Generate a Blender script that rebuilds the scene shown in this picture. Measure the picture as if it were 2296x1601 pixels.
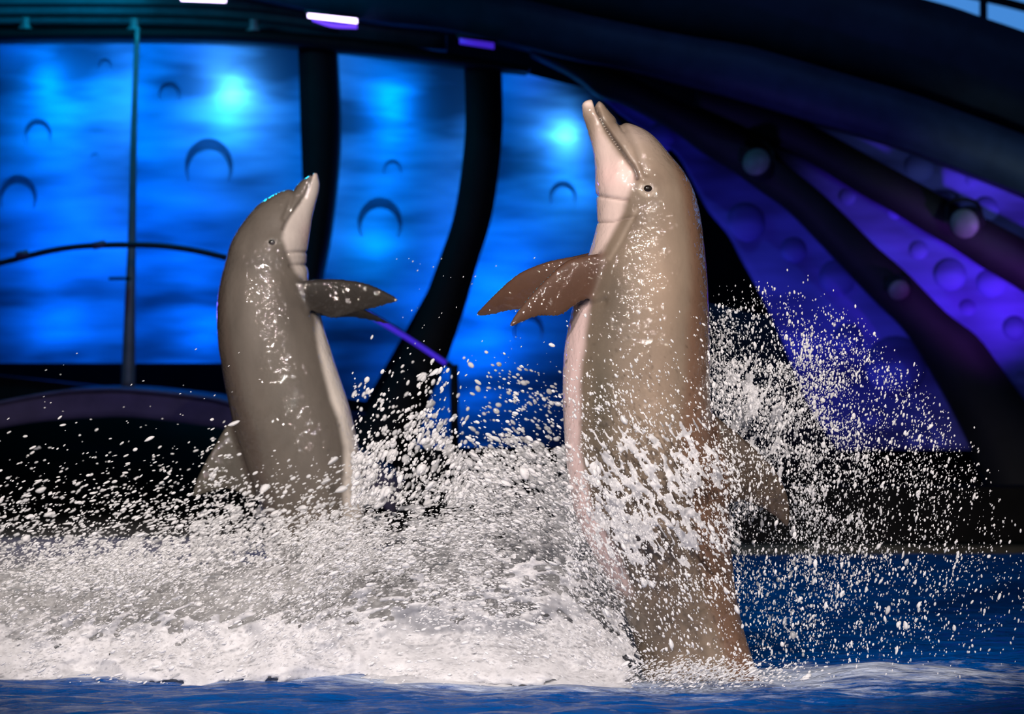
import bpy, bmesh, math, random
import numpy as np
from mathutils import Vector, kdtree
rng = np.random.default_rng(11)
random.seed(11)
for o in list(bpy.data.objects): bpy.data.objects.remove(o)
scn = bpy.context.scene
COL = scn.collection

# ------------------------------------------------------------------ camera
FPX, HCAM, D0, HOR = 9333.0, 1.305, 14.0, 650.0        # focal length in px, eye height over water, subject distance
cam = bpy.data.cameras.new('camera'); camo = bpy.data.objects.new('camera', cam); COL.objects.link(camo)
camo.location = (0, -D0, HCAM); camo.rotation_euler = (math.pi/2, 0, 0)
cam.sensor_width = 36; cam.lens = 36*FPX/2296
cam.shift_y = -(800.5-HOR)/2296
cam.clip_end = 300
cam.dof.use_dof = True; cam.dof.focus_distance = D0-0.1; cam.dof.aperture_fstop = 3.6
scn.camera = camo
# ------------------------------------------------------------------ world (dusk sky) + view
w = bpy.data.worlds.new('dusk_sky'); scn.world = w; w.use_nodes = True
bg = w.node_tree.nodes['Background']; bg.inputs[0].default_value = (0.06, 0.25, 0.68, 1); bg.inputs[1].default_value = 1.0
vs = scn.view_settings
vs.view_transform = 'Standard'; vs.look = 'None'; vs.gamma = 1; vs.use_curve_mapping = False; vs.exposure = 0.0

def WX(px, D): return (px-1148.0)*D/FPX
def WZ(py, D): return HCAM+(HOR-py)*D/FPX
def P(px, py, D): return Vector((WX(px, D), D-D0, WZ(py, D)))

# ------------------------------------------------------------------ show spotlights (front of house)
def spot(name, loc, tgt, power, color, size, blend=0.4, radius=0.08):
    l = bpy.data.lights.new(name, 'SPOT'); l.energy = power; l.color = color
    l.spot_size = math.radians(size); l.spot_blend = blend; l.shadow_soft_size = radius
    o = bpy.data.objects.new(name, l); COL.objects.link(o); o.location = loc
    o.rotation_euler = (Vector(tgt)-Vector(loc)).to_track_quat('-Z', 'Y').to_euler()
    return o
WARM = (1.0, 0.87, 0.80)
spot('front_spot_left',  (-5.0, -12.2, 7.0), (-0.25, 0.4, 0.85), 5600, WARM, 18.5, 0.5, 0.28)
spot('front_spot_right', (4.6, -12.0, 7.2), (0.15, 0.3, 0.9), 4200, WARM, 18, 0.5, 0.28)
spot('front_spot_centre', (-0.8, -13.0, 7.6), (-0.1, 0.4, 0.85), 3600, (1.0, 0.9, 0.86), 18, 0.5, 0.22)
# row of small sharp lamps on the front lighting truss (their glints show on the wet skin)
for k, (x, y, z) in enumerate([(-7.5, -11.0, 5.2), (-3.0, -13.5, 4.6), (1.2, -13.8, 4.4), (3.2, -13.2, 5.6), (7.2, -10.5, 5.0), (-1.4, -13.6, 5.8)]):
    spot('truss_lamp', (x, y, z), (-0.1, 0.6, 0.95), 650, (1.0, 0.93, 0.88) if k % 2 else (1.0, 0.82, 0.7), 17, 0.4, 0.035)
# blue and violet show lights: lamps at the set, plus an added fascia fill
def point(name, loc, power, color, r=0.05):
    l = bpy.data.lights.new(name, 'POINT'); l.energy = power; l.color = color; l.shadow_soft_size = r
    o = bpy.data.objects.new(name, l); COL.objects.link(o); o.location = loc; return o

# ------------------------------------------------------------------ helpers
def tag(o, label=None, cat=None, group=None, kind=None):
    if label: o['label'] = label
    if cat: o['category'] = cat
    if group: o['group'] = group
    if kind: o['kind'] = kind
    return o
def np_mesh(name, v, faces, smooth=True):
    """faces: (n,3) or (n,4) int array or list of such arrays"""
    me = bpy.data.meshes.new(name)
    if not isinstance(faces, list): faces = [faces]
    v = np.asarray(v, np.float32)
    me.vertices.add(len(v)); me.vertices.foreach_set('co', v.ravel())
    loops = np.concatenate([f.ravel() for f in faces]).astype(np.int32)
    cnt = np.concatenate([np.full(len(f), f.shape[1], np.int32) for f in faces])
    st = np.concatenate([[0], np.cumsum(cnt)[:-1]]).astype(np.int32)
    me.loops.add(len(loops)); me.loops.foreach_set('vertex_index', loops)
    me.polygons.add(len(cnt)); me.polygons.foreach_set('loop_start', st); me.polygons.foreach_set('loop_total', cnt)
    me.update(calc_edges=True); me.validate()
    if smooth: me.polygons.foreach_set('use_smooth', np.ones(len(me.polygons), bool))
    return me
def link(name, me, mat=None, parent=None, loc=None):
    o = bpy.data.objects.new(name, me); COL.objects.link(o)
    if mat: me.materials.clear(); me.materials.append(mat)
    if loc is not None: o.location = loc
    if parent:
        o.parent = parent
        if parent.type != 'EMPTY' or True:
            o.matrix_parent_inverse = parent.matrix_basis.inverted()
    return o
def rebase(o):
    """put the object's origin at the base of its mesh"""
    me = o.data; v = np.empty(len(me.vertices)*3, np.float32); me.vertices.foreach_get('co', v); v = v.reshape(-1, 3)
    c = np.array([(v[:, 0].min()+v[:, 0].max())/2, (v[:, 1].min()+v[:, 1].max())/2, v[:, 2].min()], np.float32)
    me.vertices.foreach_set('co', (v-c).ravel()); me.update(); o.location = c.tolist(); return o
def empty(name, loc):
    o = bpy.data.objects.new(name, None); COL.objects.link(o); o.location = loc; o.empty_display_size = 0.1; return o

def _h(ix, iy, iz, s):
    n = (ix.astype(np.int64)*374761393+iy.astype(np.int64)*668265263+iz.astype(np.int64)*2147483647+s*974634777) & 0xffffffff
    n = ((n ^ (n >> 13))*1274126177) & 0xffffffff
    n = (n ^ (n >> 16)) & 0xffffffff
    n = (n*2246822519) & 0xffffffff; n = n ^ (n >> 15)
    return (n & 0xffffff)/float(0xffffff)
def vn2(x, y, s=0):
    ix, iy = np.floor(x), np.floor(y); fx, fy = x-ix, y-iy
    fx = fx*fx*fx*(fx*(fx*6-15)+10); fy = fy*fy*fy*(fy*(fy*6-15)+10); z = np.zeros_like(ix)
    a, b = _h(ix, iy, z, s), _h(ix+1, iy, z, s); c, d = _h(ix, iy+1, z, s), _h(ix+1, iy+1, z, s)
    return (a+(b-a)*fx)*(1-fy)+(c+(d-c)*fx)*fy
def fbm(x, y, s=0, o=4, g=0.5):
    t = 0; a = 1; n = 0
    for k in range(o):
        t = t+a*vn2(x*2**k+k*17.3, y*2**k+k*9.1, s+k); n += a; a *= g
    return t/n
def ridged(x, y, s=0, o=3):
    t = 0; a = 1; n = 0
    for k in range(o):
        t = t+a*(1-np.abs(2*vn2(x*2**k+k*7.7, y*2**k+3.1*k, s+k)-1)); n += a; a *= 0.5
    return t/n
def sst(a, b, x):
    t = np.clip((x-a)/(b-a), 0, 1); return t*t*(3-2*t)
def resample(pts, n):
    p = np.array(pts, float); d = np.concatenate([[0], np.cumsum(np.hypot(*np.diff(p, axis=0).T))])
    t = np.linspace(0, d[-1], n); return np.stack([np.interp(t, d, p[:, 0]), np.interp(t, d, p[:, 1])], 1)
def spline(pts, n, uniform=False):
    """Catmull-Rom through pts, resampled"""
    p = np.array(pts, float); m = len(p)
    q = np.vstack([2*p[0]-p[1], p, 2*p[-1]-p[-2]])
    u = np.linspace(0, m-1-1e-9, max(n, 8*m) if not uniform else n); i = u.astype(int); t = (u-i)[:, None]
    a, b, c, d = q[i], q[i+1], q[i+2], q[i+3]
    r = 0.5*((2*b)+(-a+c)*t+(2*a-5*b+4*c-d)*t*t+(-a+3*b-3*c+d)*t**3)
    return r if uniform else resample(r, n)

# ------------------------------------------------------------------ materials
def mat(name):
    m = bpy.data.materials.new(name); m.use_nodes = True; nt = m.node_tree
    return m, nt, nt.nodes['Principled BSDF'], nt.nodes['Material Output']
def noise(nt, scale, detail=4, rough=0.6, coord='Object', stretch=(1, 1, 1)):
    tc = nt.nodes.new('ShaderNodeTexCoord'); mp = nt.nodes.new('ShaderNodeMapping'); mp.inputs['Scale'].default_value = stretch
    n = nt.nodes.new('ShaderNodeTexNoise'); n.inputs['Scale'].default_value = scale; n.inputs['Detail'].default_value = detail; n.inputs['Roughness'].default_value = rough
    nt.links.new(tc.outputs[coord], mp.inputs[0]); nt.links.new(mp.outputs[0], n.inputs['Vector']); return n
def ramp(nt, src, stops):
    r = nt.nodes.new('ShaderNodeValToRGB'); e = r.color_ramp.elements
    while len(e) < len(stops): e.new(0.5)
    for k, (p, c) in enumerate(stops):
        e[k].position = p; e[k].color = (*c, 1) if len(c) == 3 else c
    nt.links.new(src, r.inputs[0]); return r
def bump(nt, src, strength, dist, target):
    b = nt.nodes.new('ShaderNodeBump'); b.inputs['Strength'].default_value = strength; b.inputs['Distance'].default_value = dist
    nt.links.new(src, b.inputs['Height']); nt.links.new(b.outputs[0], target); return b
def plain(name, c, rough=0.6, spec=0.3, var=0.25, scale=6, metal=0):
    m, nt, b, _ = mat(name)
    n = noise(nt, scale)
    r = ramp(nt, n.outputs['Fac'], [(0.3, tuple(x*(1-var) for x in c)), (0.7, tuple(x*(1+var) for x in c))])
    nt.links.new(r.outputs[0], b.inputs['Base Color'])
    b.inputs['Roughness'].default_value = rough; b.inputs['Specular IOR Level'].default_value = spec; b.inputs['Metallic'].default_value = metal
    return m
M = {}
M['black'] = plain('black_paint', (0.006, 0.006, 0.008), 0.7, 0.2)
M['navy'] = plain('navy_paint', (0.012, 0.018, 0.03), 0.6, 0.2)
M['navy2'] = plain('navy_fascia', (0.02, 0.03, 0.055), 0.6, 0.2)
M['venue'] = plain('venue_black', (0.006, 0.006, 0.007), 0.9, 0.05)
M['teal'] = plain('teal_soffit', (0.04, 0.12, 0.16), 0.55, 0.3)
M['steel'] = plain('grey_steel', (0.14, 0.14, 0.16), 0.4, 0.5)
M['rim'] = plain('violet_grey_plaster', (0.10, 0.09, 0.16), 0.6, 0.3)
M['lens'] = plain('lamp_glass', (0.10, 0.11, 0.10), 0.5, 0.2)
M['stone'] = plain('pool_coping', (0.035, 0.034, 0.03), 0.6, 0.3)
def panel_mat(name, col, trans):
    m, nt, b, out = mat(name)
    n = noise(nt, 1.5, 3, 0.5, stretch=(0.6, 1, 2.6)); n2 = noise(nt, 0.9, 2, 0.5)
    mx = nt.nodes.new('ShaderNodeMath'); mx.operation = 'MULTIPLY'
    nt.links.new(n.outputs['Fac'], mx.inputs[0]); nt.links.new(n2.outputs['Fac'], mx.inputs[1])
    r = ramp(nt, mx.outputs[0], [(0.16, tuple(x*0.13 for x in col)), (0.37, col)])
    nt.links.new(r.outputs[0], b.inputs['Base Color']); b.inputs['Roughness'].default_value = 0.6; b.inputs['Specular IOR Level'].default_value = 0.08
    if trans:
        t = nt.nodes.new('ShaderNodeBsdfTranslucent'); nt.links.new(r.outputs[0], t.inputs['Color'])
        rb = ramp(nt, mx.outputs[0], [(0.14, (0.004, 0.012, 0.05)), (0.38, (0.012, 0.04, 0.16))]); nt.links.new(rb.outputs[0], b.inputs['Base Color'])
        s = nt.nodes.new('ShaderNodeMixShader'); s.inputs[0].default_value = trans
        nt.links.new(b.outputs[0], s.inputs[1]); nt.links.new(t.outputs[0], s.inputs[2]); nt.links.new(s.outputs[0], out.inputs['Surface'])
    return m
M['panel'] = panel_mat('printed_translucent_panel', (0.8, 0.8, 0.85), 0.75)
M['panel_r'] = panel_mat('blue_painted_panel', (0.10, 0.11, 0.55), 0.0)
M['bubble'] = plain('bubble_relief', (0.10, 0.13, 0.22), 0.35, 0.4)
def emit(name, c, s):
    m, nt, b, out = mat(name); b.inputs['Base Color'].default_value = (*c, 1)
    n = noise(nt, 3); r = ramp(nt, n.outputs['Fac'], [(0.2, tuple(x*0.85 for x in c)), (0.8, c)])
    nt.links.new(r.outputs[0], b.inputs['Emission Color']); b.inputs['Emission Strength'].default_value = s; return m
M['led_white'] = emit('led_bar_white', (0.75, 0.6, 1.0), 6)
M['led_violet'] = emit('led_bar_violet', (0.16, 0.05, 0.9), 1.6)
M['led_and_rail_glow'] = emit('led_bar_and_rail_glow', (0.06, 0.02, 0.65), 0.8)  # dim light bar, also the glow put on the handrail
# foam and drops
def foam_mat(name, col, trans=0.35, bs=0.5, scale=60, rough=0.45, spec=0.3):
    m, nt, b, out = mat(name)
    n = noise(nt, scale, 5, 0.7); r = ramp(nt, n.outputs['Fac'], [(0.3, tuple(x*0.86 for x in col)), (0.62, col)])
    nt.links.new(r.outputs[0], b.inputs['Base Color']); b.inputs['Roughness'].default_value = rough; b.inputs['Specular IOR Level'].default_value = spec
    if bs: bump(nt, n.outputs['Fac'], bs, 0.01, b.inputs['Normal'])
    t = nt.nodes.new('ShaderNodeBsdfTranslucent'); nt.links.new(r.outputs[0], t.inputs['Color'])
    s = nt.nodes.new('ShaderNodeMixShader'); s.inputs[0].default_value = trans
    nt.links.new(b.outputs[0], s.inputs[1]); nt.links.new(t.outputs[0], s.inputs[2]); nt.links.new(s.outputs[0], out.inputs['Surface'])
    return m
M['foam'] = foam_mat('white_foam', (0.77, 0.78, 0.81), 0.4, 0.2, 40)
M['drop'] = foam_mat('water_drop_white', (0.88, 0.89, 0.91), 0.45, 0, 60, 0.6, 0.2)
# water
def water_mat():
    m, nt, b, out = mat('pool_water')
    n1 = noise(nt, 7, 6, 0.62, stretch=(0.45, 1.0, 1)); n2 = noise(nt, 40, 3, 0.6, stretch=(0.5, 1, 1))
    ad = nt.nodes.new('ShaderNodeMath'); ad.operation = 'MULTIPLY_ADD'; ad.inputs[1].default_value = 0.25
    nt.links.new(n2.outputs['Fac'], ad.inputs[0]); nt.links.new(n1.outputs['Fac'], ad.inputs[2])
    bump(nt, ad.outputs[0], 0.6, 0.07, b.inputs['Normal'])
    at = nt.nodes.new('ShaderNodeAttribute'); at.attribute_name = 'foam'
    nf = noise(nt, 14, 8, 0.75, stretch=(0.4, 1.0, 1))
    su = nt.nodes.new('ShaderNodeMath'); su.operation = 'ADD'; nt.links.new(at.outputs['Fac'], su.inputs[0]); nt.links.new(nf.outputs['Fac'], su.inputs[1])
    fr = ramp(nt, su.outputs[0], [(0.56, (0, 0, 0)), (0.78, (1, 1, 1))])
    mixc = nt.nodes.new('ShaderNodeMix'); mixc.data_type = 'RGBA'
    mixc.inputs[6].default_value = (0.0, 0.05, 0.24, 1); mixc.inputs[7].default_value = (0.36, 0.42, 0.55, 1)
    nt.links.new(fr.outputs[0], mixc.inputs[0]); nt.links.new(mixc.outputs[2], b.inputs['Base Color'])
    rr = nt.nodes.new('ShaderNodeMapRange'); rr.inputs[3].default_value = 0.09; rr.inputs[4].default_value = 0.6
    nt.links.new(fr.outputs[0], rr.inputs[0]); nt.links.new(rr.outputs[0], b.inputs['Roughness']); b.inputs['IOR'].default_value = 1.035
    return m
M['water'] = water_mat()
def skin_mat(name, seed):
    m, nt, b, out = mat(name)
    at = nt.nodes.new('ShaderNodeVertexColor'); at.layer_name = 'pigment_shade'
    n = noise(nt, 9, 6, 0.65, stretch=(1, 1, 0.45)); n.inputs['Distortion'].default_value = 0.4
    r = ramp(nt, n.outputs['Fac'], [(0.3, (0.82, 0.82, 0.82)), (0.7, (1.1, 1.1, 1.1))])
    mx = nt.nodes.new('ShaderNodeMix'); mx.data_type = 'RGBA'; mx.blend_type = 'MULTIPLY'; mx.inputs[0].default_value = 1
    nt.links.new(at.outputs[0], mx.inputs[6]); nt.links.new(r.outputs[0], mx.inputs[7]); nt.links.new(mx.outputs[2], b.inputs['Base Color'])
    b.inputs['Roughness'].default_value = 0.55; b.inputs['Specular IOR Level'].default_value = 0.25
    b.inputs['Coat Weight'].default_value = 1.0; b.inputs['Coat Roughness'].default_value = 0.03; b.inputs['Coat IOR'].default_value = 1.5
    n2 = noise(nt, 30, 2, 0.5); nm = noise(nt, 4.5, 2, 0.5)
    mk = ramp(nt, nm.outputs['Fac'], [(0.38, (0.4, 0.4, 0.4)), (0.58, (1, 1, 1))])
    mm = nt.nodes.new('ShaderNodeMath'); mm.operation = 'MULTIPLY'; nt.links.new(n2.outputs['Fac'], mm.inputs[0]); nt.links.new(mk.outputs[0], mm.inputs[1])
    bump(nt, mm.outputs[0], 1.0, 0.016, b.inputs['Coat Normal'])
    n3 = noise(nt, 55, 3, 0.6); bump(nt, n3.outputs['Fac'], 0.12, 0.004, b.inputs['Normal'])
    return m
M['skin_a'] = skin_mat('wet_dolphin_skin', 0)
M['eye'] = plain('wet_dark_eye', (0.012, 0.009, 0.008), 0.05, 0.8, 0.1)
M['tooth'] = plain('tooth_ivory', (0.38, 0.32, 0.27), 0.3, 0.5, 0.05)

# ================================================================== STRUCTURE
# water surface
def make_water():
    xs = np.linspace(-7, 7, 300); ys = np.concatenate([np.linspace(-13, -1.6, 60)[:-1], np.linspace(-1.6, 2.5, 170)[:-1], np.linspace(2.5, 7.4, 90)])
    X, Y = np.meshgrid(xs, ys)
    Z = (fbm(X*1.5, Y*3.2, 5, 4)-0.5)*0.10+(fbm(X*5, Y*9, 9, 3)-0.5)*0.035
    ymax = np.interp(X, [0.5, 0.85], [7.15, 6.5]); Y = np.where(Y > 2.5, 2.5+(Y-2.5)*(ymax-2.5)/4.9, Y)
    amp = 0.45+0.5*np.exp(-((X-0.2)/2.2)**2-((Y-0.3)/1.8)**2)
    Z = Z*amp
    n, m = X.shape
    idx = np.arange(n*m).reshape(n, m); q = np.stack([idx[:-1, :-1], idx[:-1, 1:], idx[1:, 1:], idx[1:, :-1]], -1).reshape(-1, 4)
    me = np_mesh('pool_water', np.stack([X, Y, Z], -1).reshape(-1, 3), q)
    # foam cover drifting around the two animals
    F = 0.30*np.exp(-((X-0.1)/2.0)**2)*np.exp(-((Y-0.12)/0.34)**2)+0.30*np.exp(-((X+0.8)/1.6)**2-((Y-1.0)/1.6)**2)
    F = F+0.16*np.exp(-((X-1.2)/1.2)**2)*np.exp(-((Y-0.05)/0.35)**2)+0.10*sst(-0.9, -0.3, X)*np.exp(-((Y+0.55)/0.45)**2)+0.05*np.exp(-((Y+0.4)/0.3)**2)
    F = F-0.12*sst(0.15, 0.6, -Y)*(1-sst(-0.9, 0.1, X))
    a = me.attributes.new('foam', 'FLOAT', 'POINT'); a.data.foreach_set('value', (F-0.13).ravel().astype(np.float32))
    o = link('pool_water', me, M['water']); tag(o, 'dark blue rippled pool water with drifting foam', 'water', kind='stuff')
make_water()

def box(name, lo, hi, m, parent=None):
    (x0, y0, z0), (x1, y1, z1) = lo, hi
    v = [(x0, y0, z0), (x1, y0, z0), (x1, y1, z0), (x0, y1, z0), (x0, y0, z1), (x1, y0, z1), (x1, y1, z1), (x0, y1, z1)]
    f = np.array([[0, 3, 2, 1], [4, 5, 6, 7], [0, 1, 5, 4], [1, 2, 6, 5], [2, 3, 7, 6], [3, 0, 4, 7]])
    return link(name, np_mesh(name, v, f, False), m, parent)
def S(o): o['kind'] = 'structure'; return o
# added unseen roof and walls that keep sky light off the pool
S(box('sky_block_top', (-13, -24, 11), (13, 13.4, 11.3), M['venue']))
S(box('sky_block_left', (-13.3, -24, -1.5), (-13, 13.4, 11), M['venue']))
S(box('sky_block_right', (13, -24, -1.5), (13.3, 13.4, 11), M['venue']))
S(box('sky_block_front', (-13, -24.3, -1.5), (13, -24, 11), M['venue']))
xg, zg0, zg1 = WX(1900, 27), WZ(160, 27), WZ(-260, 27)
wb = S(box('sky_block_back', (-13, 13.1, -1.5), (xg, 13.4, 11), M['venue']))
box('sky_block_section', (xg, 13.1, -1.5), (13, 13.4, zg0), M['venue'], wb)
box('sky_block_section', (xg, 13.1, zg1), (13, 13.4, 11), M['venue'], wb)
S(box('floor', (-13, -24, -2.2), (13, 13.4, -1.5), M['venue']))

# generic extruded strip between two edges given in px at one distance
def strip(name, ea, eb, D, depth, m, parent=None, nu=40, nv=6, bulge=0.0, sheet=False, smooth_in=True):
    f = (lambda p: spline(p, nu)) if smooth_in else (lambda p: resample(p, nu))
    A, B = f(ea), f(eb)
    t = np.linspace(0, 1, nv)[None, :, None]
    G = A[:, None]*(1-t)+B[:, None]*t
    bl = bulge*4*(t*(1-t))[..., 0]*np.ones((nu, 1))
    def world(dd):
        Dm = np.full(G.shape[:2], D)
        return np.stack([WX(G[..., 0], Dm), Dm-D0+dd+bl, WZ(G[..., 1], Dm)], -1)
    idx = np.arange(nu*nv).reshape(nu, nv)
    q = np.stack([idx[:-1, :-1], idx[:-1, 1:], idx[1:, 1:], idx[1:, :-1]], -1).reshape(-1, 4)
    if sheet: v, fs = world(0).reshape(-1, 3), q
    else:
        v = np.vstack([world(0).reshape(-1, 3), world(depth).reshape(-1, 3)]); N = nu*nv
        rim = np.concatenate([idx[0, :], idx[1:, -1], idx[-1, :-1][::-1], idx[1:-1, 0][::-1]])
        r2 = np.roll(rim, -1)
        fs = np.vstack([q, q[:, ::-1]+N, np.stack([rim, rim+N, r2+N, r2], -1)])
    o = link(name, np_mesh(name, v, fs, sheet or bulge != 0), m, parent)
    return o if parent else rebase(o)

# ------------------------------------------------------------------ backdrop: panels and ribs
panA = strip('backdrop_panel', [(-260, 100), (-260, 815)], [(302, 88), (302, 815)], 23.4, .02, M['panel'], nu=40, nv=24, bulge=0.10, sheet=True)
tag(panA, 'blue backlit water-print panel left of the thin pole', 'panel', 'backlit backdrop panels')
panB = strip('backdrop_panel', [(302, 88), (302, 815)], [(690, 108), (690, 815)], 23.4, .02, M['panel'], nu=40, nv=24, bulge=0.10, sheet=True)
tag(panB, 'blue backlit panel between the thin pole and the first dark rib', 'panel', 'backlit backdrop panels')
panC = strip('backdrop_panel', [(735, 112), (735, 300), (715, 500), (690, 640), (650, 880)], [(1060, 140), (1060, 300), (1030, 470), (985, 600), (820, 900)], 23.4, .02, M['panel'], nu=40, nv=24, bulge=0.10, sheet=True)
tag(panC, 'blue backlit curved panel between the two dark ribs', 'panel', 'backlit backdrop panels')
panD = strip('backdrop_panel', [(1105, 145), (1110, 350), (1080, 520), (1040, 650), (1000, 780), (930, 1004)], [(1345, 205), (1430, 350), (1450, 520), (1450, 650), (1440, 780), (1400, 1004)], 23.4, .02, M['panel'], nu=40, nv=24, bulge=0.10, sheet=True)
tag(panD, 'blue backlit panel behind the taller dolphin, left of the arch', 'panel', 'backlit backdrop panels')
# bubble print on the backlit panels, its upper-rim shading built as crescent layers
def bubble_shade(px, py, r, parent, D=23.38, asp=1.15):
    """raised crescent of a bubble, widest at its top"""
    R = r*D/FPX; n, k = 36, 7; v = []
    for i in range(n):
        a = math.radians(-35)+math.radians(250)*i/(n-1); wd = R*(0.06+0.36*math.sin(math.pi*i/(n-1))**1.3)
        for j in range(k):
            t = j/(k-1); q = R-wd*t; v.append((q*math.cos(a), -R*0.10*math.sin(math.pi*t), q*math.sin(a)*asp))
    f = [(i*k+j, i*k+j+1, (i+1)*k+j+1, (i+1)*k+j) for i in range(n-1) for j in range(k-1)]
    o = link('bubble_shade', np_mesh('bubble_shade', v, np.array(f)), M['panel'])
    o.location = P(px, py, D); o.parent = parent; o.matrix_parent_inverse = parent.matrix_basis.inverted()
def pdepth(parent): return 23.4
for (px, py, r, pr) in [(85, 300, 30, panA), (235, 148, 15, panA), (212, 353, 9, panA), (40, 440, 42, panA), (380, 210, 24, panB), (468, 372, 54, panB), (560, 640, 30, panB),
                        (852, 500, 50, panC), (880, 380, 20, panC), (1185, 740, 34, panD), (1262, 440, 30, panD)]:
    bubble_shade(px, py, r, pr, 23.42)

def rib(ea, eb, D, depth, label, m='black', nu=50, cat='rib', name='arch_rib', group=None, nv=4, bulge=-0.05):
    o = strip(name, ea, eb, D, depth, M[m], nu=nu, nv=nv, bulge=bulge); return tag(o, label, cat, group)
rib([(668, 100), (674, 300), (680, 500), (676, 640), (640, 900), (560, 1230)], [(752, 108), (760, 300), (742, 500), (716, 640), (665, 880), (590, 1230)], 22.9, .35, 'dark vertical rib behind the smaller dolphin\'s beak')
rib([(1040, 130), (1042, 300), (1020, 470), (985, 580), (930, 720), (850, 880), (700, 1100)], [(1125, 140), (1126, 300), (1105, 470), (1070, 590), (1028, 730), (960, 900), (820, 1130)], 22.9, .35, 'dark navy rib curving down between the two dolphins')
arch_low = [(1190, 118), (1290, 170), (1345, 213), (1400, 232), (1509, 289), (1575, 337), (1645, 380), (1706, 424), (1772, 472), (1837, 538), (1903, 608), (1972, 680), (2037, 745), (2103, 850), (2168, 972), (2230, 1110), (2270, 1240)]
rib2_up = [(1180, 95), (1296, 130), (1400, 165), (1500, 215), (1600, 262), (1680, 300), (1712, 322), (1772, 376), (1837, 428), (1903, 490), (1968, 555), (2034, 612), (2121, 700), (2190, 753), (2234, 810), (2296, 897), (2380, 1010), (2480, 1240)]
rib(arch_low, rib2_up, 22.6, .4, 'broad dark arch rib sweeping down right of the taller dolphin', nu=80)
rib1_lo = [(1560, 250), (1640, 283), (1706, 314), (1772, 337), (1837, 372), (1925, 428), (2012, 477), (2082, 520), (2143, 555), (2209, 599), (2296, 651), (2450, 760)]
rib1_up = [(1570, 190), (1662, 216), (1735, 238), (1785, 258), (1837, 289), (1903, 324), (1990, 372), (2078, 420), (2143, 459), (2209, 490), (2296, 536), (2450, 620)]
rib(rib1_lo, rib1_up, 22.65, .4, 'dark upper arch rib between the violet and the grey-blue panels', nu=60)
# violet / blue painted panels on the right
eLo = [(1280, 160), (1345, 214), (1400, 262), (1509, 337), (1553, 407), (1588, 472), (1632, 525), (1662, 581), (1700, 650), (1744, 740), (1780, 830), (1820, 920), (1880, 1010)]
eUp = [(1290, 150), (1355, 195), (1420, 215), (1530, 275), (1600, 330), (1660, 370), (1720, 415), (1790, 470), (1860, 540), (1930, 615), (2040, 720), (2120, 850), (2190, 1010)]
pE = strip('violet_panel', eLo, eUp, 22.82, .06, M['panel_r'], nu=60, nv=12, bulge=0.03); tag(pE, 'dim blue-violet curved panel right of the taller dolphin\'s back', 'panel', 'painted panels between the arch ribs')
pF = strip('violet_panel', [(1700, 326), (1772, 390), (1903, 510), (2034, 630), (2140, 730), (2240, 830), (2320, 930), (2420, 1060)], [(1706, 312), (1790, 330), (1925, 415), (2082, 505), (2209, 585), (2296, 635), (2400, 700), (2520, 800)], 22.82, .06, M['panel_r'], nu=60, nv=12, bulge=0.03)
tag(pF, 'brightest violet panel between the two dark arch ribs', 'panel', 'painted panels between the arch ribs')
pG = strip('violet_panel', [(1775, 252), (1837, 300), (1990, 385), (2143, 475), (2296, 556), (2460, 650)], [(1778, 246), (1837, 262), (1946, 292), (2056, 325), (2165, 368), (2296, 418), (2460, 490)], 22.82, .06, M['panel_r'], nu=50, nv=10, bulge=0.03)
tag(pG, 'grey-blue panel under the dark fascia at upper right', 'panel', 'painted panels between the arch ribs')
def dome(px, py, r, parent, D=22.85):
    R = r*D/FPX; v = [(0, -R*0.36, 0)]; n = 20; f = []
    for j in range(1, 6):
        a = j/5*math.pi/2
        for i in range(n):
            b = 2*math.pi*i/n; v.append((R*math.sin(a)*math.cos(b), -R*0.36*math.cos(a)+0.0, R*math.sin(a)*math.sin(b)))
    tri = np.array([(0, 1+i, 1+(i+1) % n) for i in range(n)]); q = np.array([(1+j*n+i, 1+(j+1)*n+i, 1+(j+1)*n+(i+1) % n, 1+j*n+(i+1) % n) for j in range(4) for i in range(n)])
    o = link('bubble', np_mesh('bubble', v, [tri, q]), M['panel_r']); o.location = P(px, py, D)
    o.parent = parent; o.matrix_parent_inverse = parent.matrix_basis.inverted()
for a in [(2130, 615, 38), (2225, 630, 38), (2168, 690, 20), (2275, 735, 28), (2010, 470, 25), (2285, 850, 24), (2060, 560, 22), (1900, 440, 20)]: dome(*a, pF)
for a in [(1670, 500, 46), (1880, 620, 44), (2010, 820, 70), (1960, 935, 26), (2060, 980, 28), (1900, 760, 34), (1480, 310, 34), (1780, 560, 30)]: dome(*a, pE)
for a in [(2060, 375, 34), (2210, 470, 30), (2180, 400, 18)]: dome(*a, pG)

# fascias / canopy at the top
fas_lo = [(300, -60), (560, -8), (815, 42), (990, 62), (1165, 100), (1296, 133), (1400, 151), (1531, 184), (1662, 219), (1772, 251), (1837, 271), (1946, 302), (2056, 337), (2165, 380), (2296, 431), (2480, 510)]
fas_mid = [(330, -140), (600, -110), (840, -60), (1010, -30), (1180, 0), (1300, 30), (1400, 52), (1531, 79), (1662, 100), (1720, 115), (1793, 136), (1925, 175), (2056, 214), (2187, 262), (2296, 302), (2480, 380)]
fas_top = [(900, -420), (1000, -360), (1150, -300), (1300, -240), (1420, -200), (1550, -150), (1680, -110), (1800, -75), (1940, -38), (2082, 0), (2143, 17), (2205, 39), (2296, 70), (2480, 140)]
rib(fas_lo, fas_mid, 22.3, .5, 'dark navy fascia band arching across the upper right', 'navy2', 70, 'fascia', 'stage_fascia')
rib(fas_mid, fas_top, 22.5, .5, 'near-black upper fascia under the dusk sky', 'navy', 70, 'fascia', 'stage_fascia')
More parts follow.
